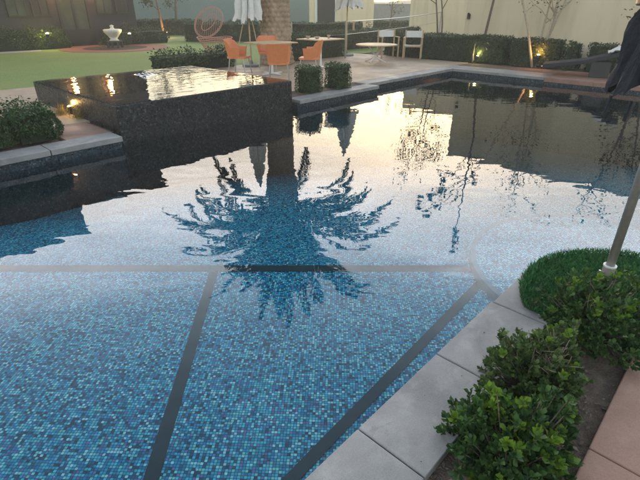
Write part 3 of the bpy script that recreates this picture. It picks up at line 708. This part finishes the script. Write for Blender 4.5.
# ------------------------------------------------------------------ furniture
def orange_chair(x, y, face, label):
    e = empty('orange_armchair', (x, y, 0), face-PI/2, label, 'chair', 'orange armchairs round the square table')
    # open tub: front at +y
    N = 30; outl = []
    for i in range(N+1):
        u = i/N; a = R(-28+236*u)       # from right front round the back to left front
        # superellipse plan
        ca, sa = math.cos(a), -math.sin(a)
        r = 1/((abs(ca)**3.2+abs(sa)**3.2)**(1/3.2))
        back = max(0, math.sin(R(236*u-28)))
        q_ = max(0, min(1, (math.sin(a)-.25)/.5)); top = .645+.175*q_*q_*(3-2*q_)
        outl.append((ca*r*.285, sa*r*.27, top, back))
    vs = []; rows = 7
    for (cx, cy, top, bk) in outl:
        for k in range(rows):
            f = k/(rows-1); z = .40+(top-.40)*f; fl_ = .84+.16*f
            vs.append((cx*fl_, cy*fl_-(.05*f if bk > .6 else .0), z))
    nO = len(vs)
    for (cx, cy, top, bk) in outl:
        for k in range(rows):
            f = k/(rows-1); z = .40+(top-.40)*f; fl_ = (.84+.16*f)
            L_ = math.hypot(cx, cy); g = (L_*fl_-.016)/L_
            vs.append((cx*g, cy*g-(.05*f if bk > .6 else .0), z))
    fs = []
    for i in range(N):
        for k in range(rows-1):
            a, b = i*rows+k, (i+1)*rows+k
            fs.append((a, b, b+1, a+1)); fs.append((nO+a, nO+a+1, nO+b+1, nO+b))
        a, b = i*rows+rows-1, (i+1)*rows+rows-1; fs.append((a, b, nO+b, nO+a))
    for i in (0, N):
        for k in range(rows-1):
            a = i*rows+k; fs.append((a, a+1, nO+a+1, nO+a))
    m = MB().add(vs, fs); m.build('tub', m_orange, e, smooth=False, bevel=.004)
    m = MB(); m.prism([(.235*x_, .225*y_+.03) for x_, y_ in ((1, .85), (.85, 1), (-.85, 1), (-1, .85), (-1, -.85), (-.8, -1.15), (.8, -1.15), (1, -.85))], .385, .43); m.build('seat', m_orange, e, bevel=.008)
    for sx in (-1, 1):
        for sy in (-1, 1):
            MB().tube([(sx*.19, sy*.18+.02, .385), (sx*.235, sy*.225+.02, .0)], [.016, .011], 8).build('leg', m_steel, e)
    return e
orange_chair(-2.05, 12.15, R(-12), 'orange armchair at the left of the table, facing right')
orange_chair(-.93, 10.85, R(93), 'orange armchair nearest the pool with its back to us')
orange_chair(-.24, 11.9, R(172), 'orange armchair at the right of the table, facing left')
orange_chair(-1.45, 13.35, R(-85), 'orange armchair behind the table, facing us, before the palm')
def square_table(x, y, label, size=.95, things=False):
    e = empty('square_table', (x, y, 0), A, label, 'table', 'pale square dining tables')
    MB().box((0, 0, .735), (size, size, .028)).build('tabletop', m_wood, e, bevel=.006)
    p = MB(); p.tube([(0, 0, .03), (0, 0, .72)], .03, 12); p.build('pedestal', m_whitepl, e)
    b = MB(); b.box((0, 0, .015), (.62, .06, .03)); b.box((0, 0, .0153), (.06, .62, .031)); b.build('base', m_whitepl, e, bevel=.004)
    return e
square_table(-1.22, 12.2, 'square pale-topped table in the middle of the orange armchairs')
square_table(.02, 13.55, 'second square table with small bowls, behind the right orange chair')
for (dx, dy, r, h), lb in zip(((-.35, .05, .07, .06), (-.1, -.1, .09, .05), (.22, .02, .05, .09)), ('small tan bowl at the left end of the second table', 'wide tan bowl in the middle of the second table', 'small tan beaker at the right end of the second table')):
    o = MB().lathe([(r*.4, 0), (r, h), (r*.93, h), (r*.3, .012), (.001, .012)], 16).build('bowl', mat('tan_glaze', (.45, .32, .22), .4, .1, 20, 0), None, (.02+dx, 13.55+dy, .75), smooth=True)
    tag(o, lb, 'bowl', 'tableware on the second table')
e = empty('round_table', (1.72, 15.0, 0), 0, 'round pale wooden table on white crossed legs before the armchairs', 'table')
MB().lathe([(.001, .47), (.60, .47), (.625, .48), (.625, .50), (.61, .508), (.001, .508)], 40).build('tabletop', m_wood, e)
for k in range(4):
    a = PI/4+k*PI/2
    MB().tube([(.34*math.cos(a), .34*math.sin(a), .47), (.04*math.cos(a), .04*math.sin(a), .22), (-.10*math.cos(a), -.10*math.sin(a), .10), (-.36*math.cos(a+.2), -.36*math.sin(a+.2), .0)], [.02, .022, .022, .02], 8).build('leg', m_whitepl, e)
def armchair(x, y, face, label):
    e = empty('canvas_armchair', (x, y, 0), face-PI/2, label, 'chair', 'pale wood armchairs with white canvas')
    for sx in (-1, 1):
        MB().box((sx*.28, .24, .31), (.04, .045, .62)).build('leg', m_wood, e, bevel=.004)
        MB().box((sx*.28, -.24, .42), (.04, .045, .84)).build('leg', m_wood, e, bevel=.004)
        MB().box((sx*.28, .01, .635), (.055, .58, .025)).build('armrest', m_wood, e, bevel=.004)
        MB().box((sx*.28, 0, .38), (.03, .43, .04)).build('side_rail', m_wood, e)
    for yy in (.24, -.24): MB().box((0, yy, .38), (.515, .03, .04)).build('seat_rail', m_wood, e)
    V, F = [], []
    for i in range(9):
        for k_ in range(2):
            u = -1+i/4; V.append((u*.275, (-.21, .21)[k_], .415-.03*(1-u*u)))
    for i in range(8): F.append((2*i, 2*i+2, 2*i+3, 2*i+1))
    o = MB().add(V, F).build('seat', m_white, e); so_ = o.modifiers.new('s', 'SOLIDIFY'); so_.thickness = .006
    V, F = [], []
    for i in range(9):
        for k_ in range(2):
            u = -1+i/4; V.append((u*.295, -.25-.03*(1-u*u), (.62, .82)[k_]))
    for i in range(8): F.append((2*i, 2*i+2, 2*i+3, 2*i+1))
    o = MB().add(V, F).build('backrest', m_white, e); so_ = o.modifiers.new('s', 'SOLIDIFY'); so_.thickness = .008
    return e
armchair(2.28, 16.4, R(-80), 'white canvas armchair directly behind the round table')
armchair(3.05, 16.05, R(-105), 'white canvas armchair right of the round table, near the hedge')
# pink wire chair
e = empty('wire_chair', (-3.72, 17.4, 0), R(20), 'pink wire armchair sculpture with a tall looped back on the lawn', 'chair')
def loop(mb, f, n=40, r=.011): mb.tube([f(2*PI*i/n) for i in range(n+1)], r, 6, False)
b = MB()
for z, r in ((.02, .36), (.22, .44), (.45, .60), (.52, .66), (.58, .70)): loop(b, lambda a: (r*math.cos(a), r*math.sin(a)*.8, z+.02*math.sin(3*a)), r=.013)
for k in range(34):
    a = 2*PI*k/34; b.tube([(.36*math.cos(a), .29*math.sin(a), .02), (.44*math.cos(a+.12), .35*math.sin(a+.12), .22), (.60*math.cos(a+.2), .48*math.sin(a+.2), .45), (.70*math.cos(a+.2), .56*math.sin(a+.2), .58)], .008, 5, False)
b.build('seat_basket', m_pinkwire, e)
b = MB()
for q in (1, .93, .5):
    loop(b, lambda a: (-.12+.58*q*math.cos(a)+.12*math.sin(a), .36+.22*math.sin(a)*q, 1.08+.50*q*math.sin(a)+.10*math.cos(a)), r=.013)
for k in range(16):
    u = -1+2*(k+.5)/16; hz = math.sqrt(1-u*u)
    b.tube([(-.12+.58*u-.06*hz, .36-.2*hz, 1.08-.5*hz+.1*u), (-.12+.58*u, .44, 1.08+.1*u), (-.12+.58*u+.06*hz, .36+.2*hz, 1.08+.5*hz+.1*u)], .007, 5, False)
b.build('looped_back', m_pinkwire, e)

e.scale = (.88, .88, .96)
# white closed umbrellas
def closed_canopy(mb, z0, z1, r0, r1, pleats=8, seed=0, rag=.05, neck=.0):
    rs = random.Random(seed); NS = pleats*12; NZ = 34; vs = []
    ph = [rs.uniform(.72, 1.2) for _ in range(pleats)]; sk = [rs.uniform(-.25, .25) for _ in range(pleats)]
    dz = [rs.uniform(-1, 1) for _ in range(pleats)]
    for i in range(NZ+1):
        f = i/NZ; r = r0*(1-f)**.8+r1*f
        if neck: r *= 1-neck*math.exp(-((f-.30)/.06)**2)
        for k in range(NS):
            p = k//12; u = (k % 12)/12; a = 2*PI*k/NS
            w_ = 1-abs(u-.5-sk[p]*.5)*1.9; w_ = max(0, min(1, w_))**.7
            rr_ = r*(.36+.64*w_*(ph[p]*(1-abs(u-.5)*2)+ph[(p+(1 if u > .5 else -1)) % pleats]*0+abs(u-.5)*2))
            rr_ *= 1+.05*math.sin(k*1.7+i*.45+seed)*(1-f)+.03*math.sin(i*1.1+k*.6)
            z = z0+(z1-z0)*f+(1-f)**8*rag*(dz[p]*.5+(1-w_)*1.2+.25*math.sin(k*2.1))
            vs.append((rr_*math.cos(a+.5*f+.06*math.sin(i*.3)), rr_*math.sin(a+.5*f), z))
    fs = [(i*NS+k, i*NS+(k+1) % NS, (i+1)*NS+(k+1) % NS, (i+1)*NS+k) for i in range(NZ) for k in range(NS)]
    fs.append(tuple(range(NZ*NS, (NZ+1)*NS)))
    mb.add(vs, fs); return mb
def white_umbrella(x, y, top, hem, r, label, seed, stay):
    e = empty('closed_umbrella', (x, y, 0), 0, label, 'umbrella', 'closed white umbrellas by the palm')
    MB().tube([(0, 0, .05), (0, 0, top+.03)], .022, 10).build('pole', m_wood, e)
    MB().lathe([(.26, 0), (.26, .05), (.05, .07), (.03, .16)], 20).build('base', m_greyw, e)
    closed_canopy(MB(), hem, top, r, .04, 8, seed, .12).build('canopy', m_white, e)
    MB().lathe([(.03, top), (.035, top+.04), (.01, top+.1)], 10).build('finial', m_wood, e)
    for a in stay: MB().tube([(a*.9, -.1, .25), (a*.15, 0, hem+.3)], .014, 6).build('stay', m_wood, e)
white_umbrella(-1.98, 13.9, 3.3, 1.15, .44, 'closed white umbrella just left of the palm trunk', 3, (-.45, .3))
white_umbrella(.92, 17.0, 3.2, 1.42, .52, 'closed white umbrella right of the palm, above the net post', 4, ())

# net
e = empty('garden_net', (0, 0, 0), 0, 'slack net strung on thin posts between palm and right-hand hedge', 'net')
posts = [(-.95, 16.6, 1.06), (.84, 16.1, 1.12), (5.3, 22.0, 1.32)]
for q in posts: MB().tube([(q[0], q[1], 0), (q[0], q[1], q[2])], .028, 8).build('post', m_steel, e)
MB().tube([(1.35, 20, 0), (1.35, 20, 1.0)], .04, 8).build('post', m_wood, e)
c = MB(); n_ = MB()
for a, b in zip(posts, posts[1:]):
    pa, pb = Vector((a[0], a[1], a[2]-.02)), Vector((b[0], b[1], b[2]-.02))
    c.tube([pa.lerp(pb, i/10)+Vector((0, 0, -.05*math.sin(PI*i/10))) for i in range(11)], .014, 6)
    c.tube([pa.lerp(pb, i/10)+Vector((0, 0, -.38-.03*math.sin(PI*i/10))) for i in range(11)], .008, 5)
c.build('tape', m_steel, e)

# lounger
lo = W(13.1, 3.35)
e = empty('sun_lounger', lo, A-PI/2+R(14), 'low navy sun lounger with a white towel on the pink deck', 'lounger')
f = MB(); f.tube([(-1.0, -.3, .18), (-.05, -.3, .33), (.95, -.3, .64)], .022, 8); f.tube([(-1.0, .3, .18), (-.05, .3, .33), (.95, .3, .64)], .022, 8); f.tube([(-1.0, -.3, .18), (-1.0, .3, .18)], .02, 8); f.tube([(.95, -.3, .64), (.95, .3, .64)], .02, 8); f.build('frame', m_trim, e)
V = []; F = []
pp = [(-.99, .185), (-.5, .255), (-.05, .332), (.4, .465), (.94, .64)]
for x_, z_ in pp: V += [(x_, -.34, z_+.07), (x_, .34, z_+.07)]
for i in range(4): F.append((2*i, 2*i+2, 2*i+3, 2*i+1))
o = MB().add(V, F).build('sling', m_navy, e); q = o.modifiers.new('s', 'SOLIDIFY'); q.thickness = .085
MB().box((.28, 0, .18), (.42, .46, .36)).build('base', m_trim, e, bevel=.01)
V = []; F = []; NXT, NYT = 14, 9
for i in range(NXT+1):
    for k_ in range(NYT+1):
        u = -.30+.62*i/NXT; v_ = -.29+.58*k_/NYT
        V.append((u, v_, .075*math.exp(-(u/.22)**2)*(.6+.4*math.sin(k_*1.9+i*.7))+.02*math.sin(i*2.3+k_)))
for i in range(NXT):
    for k_ in range(NYT):
        a = i*(NYT+1)+k_; F.append((a, a+NYT+1, a+NYT+2, a+1))
pt = lo+E2*(-.72)*1.0
o = MB().add(V, F).build('towel', m_white, None, (pt.x+.03, pt.y+.16, .66), A-PI/2, smooth=True); q = o.modifiers.new('s', 'SOLIDIFY'); q.thickness = .03
o.rotation_euler = (0, -R(17), A-PI/2+R(14))
tag(o, 'rumpled white towel on the raised head of the navy lounger', 'towel')

# near umbrella with folded dark canopy
e = empty('folded_umbrella', (1.835, 2.45, 0), 0, 'large folded dark umbrella on a metal pole in the turf', 'umbrella')
MB().tube([(0, 0, 0), (0, 0, 3.0)], .026, 20).build('pole', m_bronze, e, smooth=True)
MB().lathe([(.036, 0), (.036, .085), (.034, .092), (.027, .093)], 24).build('base_sleeve', m_bronze, e, smooth=False)
MB().lathe([(.0385, .088), (.0385, .097), (.03, .0975)], 24).build('collar', m_whitepl, e)
k_ = MB(); k_.tube([(-.034, -.01, .05), (-.062, -.018, .05)], .006, 8); k_.tube([(-.062, -.018, .05), (-.075, -.022, .05)], .013, 10); k_.tube([(-.068, -.02, .03), (-.068, -.02, .07)], .007, 8); k_.build('clamp_knob', m_steel, e)
closed_canopy(MB(), 1.10, 2.9, .335, .06, 9, 6, .08, .22).build('canopy', m_navy, e, smooth=False)
k_ = MB()
for i in range(8):
    a = 2*PI*i/8+.2; k_.tube([(.20*math.cos(a), .20*math.sin(a), 1.2), (.05*math.cos(a), .05*math.sin(a), 2.8)], .008, 6)
k_.build('ribs', m_trim, e)
for a, l_ in ((2.9, .05), (3.5, .02), (4.3, .04)):
    MB().tube([(.27*math.cos(a), .27*math.sin(a), 1.12), (.28*math.cos(a), .28*math.sin(a), 1.02), (.285*math.cos(a), .285*math.sin(a), 1.08-l_)], [.009, .009, .007], 6).build('strap', m_navy, e)
MB().lathe([(.262, 1.55), (.268, 1.56), (.268, 1.60), (.262, 1.61)], 40).build('tie_band', m_trim, e)

# ------------------------------------------------------------------ urn, lamps, small plants
ux, uy = -8.5, 20.3
e = empty('stone_urn', (ux, uy, 0), 0, 'white stone urn fountain on a dark stand in the brick ring', 'urn')
MB().lathe([(.16, .26), (.20, .28), (.13, .34), (.22, .46), (.34, .60), (.36, .68), (.31, .70), (.10, .71), (.05, .78), (.09, .82), (.02, .86)], 28).build('bowl', m_stone, e, smooth=True)
s_ = MB()
for sx in (-1, 1):
    for sy in (-1, 1): s_.box((sx*.2, sy*.2, .13), (.07, .07, .26))
s_.box((0, 0, .245), (.48, .48, .04)); s_.build('stand', m_trim, e)
rg = MB(); o_ = [(2.1*math.cos(R(8*i)), 2.1*math.sin(R(8*i))) for i in range(45)]; i_ = [(1.25*math.cos(R(8*i)), 1.25*math.sin(R(8*i))) for i in range(45)]
o = rg.prism(o_, -.02, .0, holes=[i_]).build('brick_ring_path', m_brick, None, (ux, uy, 0)); o['kind'] = 'structure'
o = MB().prism(i_, -.02, -.003).build('mulch_circle', m_mulch, None, (ux, uy, 0)); o['kind'] = 'structure'
def uplight(x, y, col, power, label, z=0.0, rz=0.0, size=1.0):
    e = empty('spike_light', (x, y, z), rz, label, 'garden lamp', 'small lit garden spike lamps')
    MB().lathe([(.012*size, 0), (.012*size, .10*size), (.04*size, .11*size), (.045*size, .2*size), (.038*size, .2*size)], 12).build('housing', m_trim, e)
    nm = 'bulb_%d%d%d' % tuple(int(9*c) for c in col)
    MB().lathe([(.036*size, .195*size), (.034*size, .215*size), (.005, .23*size)], 12).build('bulb', MATS.get(nm) or emis(nm, col, 5), e)
    lamp('lamp_light', (0, -.06, .30*size), power, col, e, .04)
p = W(6.75, 21.25); uplight(p.x, p.y, (1, .85, .2), 4, 'glowing yellow lamp in the shrubs at the foot of the house', .25, size=1.6)
uplight(ux+.62, uy+.15, (1, .8, .25), 1.2, 'glowing yellow lamp right beside the white urn', .22, size=1.5)
uplight(-8.35, 26.9, (1, .45, .15), 5, 'orange lamp at the foot of the slim lawn tree', size=1.3)
uplight(6.14, 13.62, (1, .42, .12), 2.2, 'orange lamp among the stems before the cream wall', .12, size=1.0)
uplight(4.86, 14.9, (1, .8, .3), 1.2, 'yellow lamp by the short twisted trunk at the hedge', size=.9)
uplight(-4.02, 7.38, (1, .6, .18), 0.45, 'amber lamp among the grass tufts at the spa wall', size=.6)
for (x, y), lb in (((-4.12, 7.30), 'lamp-lit tuft of golden grass at the left of the spa wall'), ((-3.72, 7.08), 'lamp-lit tuft of golden grass nearer the coping end')):
    n = 90; P = np.stack([nr.normal(0, .05, n), nr.normal(0, .05, n), np.zeros(n)], 1)
    D = unit(np.stack([nr.normal(0, .5, n), nr.normal(0, .5, n), np.ones(n)], 1))
    V, T = leaves(P, D, nr.uniform(.10, .22, n), np.full(n, .008), spoon=.4)
    o = np_mesh('grass_tuft', V, T, leafmat('golden_grass', (.16, .13, .03), (.35, .28, .08), .6, .3), None, (x, y, -.01)); tag(o, lb, 'grass tuft', 'golden grass tufts at the spa')

hz = MB().box((0, 110, 7.0), (440, 310, 18.2)).build('veil', None)  # thin warm volume added to stand in for veiling lens glare
hm = bpy.data.materials.new('veil_air'); hm.use_nodes = True; hm.node_tree.nodes.remove(hm.node_tree.nodes['Principled BSDF'])
hv = hm.node_tree.nodes.new('ShaderNodeVolumePrincipled'); hv.inputs['Color'].default_value = (.95, .93, .88, 1); hv.inputs['Density'].default_value = .0032; hv.inputs['Anisotropy'].default_value = .3
hm.node_tree.links.new(hv.outputs[0], hm.node_tree.nodes['Material Output'].inputs['Volume']); hz.data.materials.clear(); hz.data.materials.append(hm); hz['kind'] = 'stuff'
tag(hz, 'faint warm veil added over the garden in place of lens glare', 'veil')
scene.cycles.volume_bounces = 1
scene.cycles.max_bounces = 10; scene.cycles.transparent_max_bounces = 16; scene.cycles.glossy_bounces = 5
scene.cycles.caustics_reflective = False
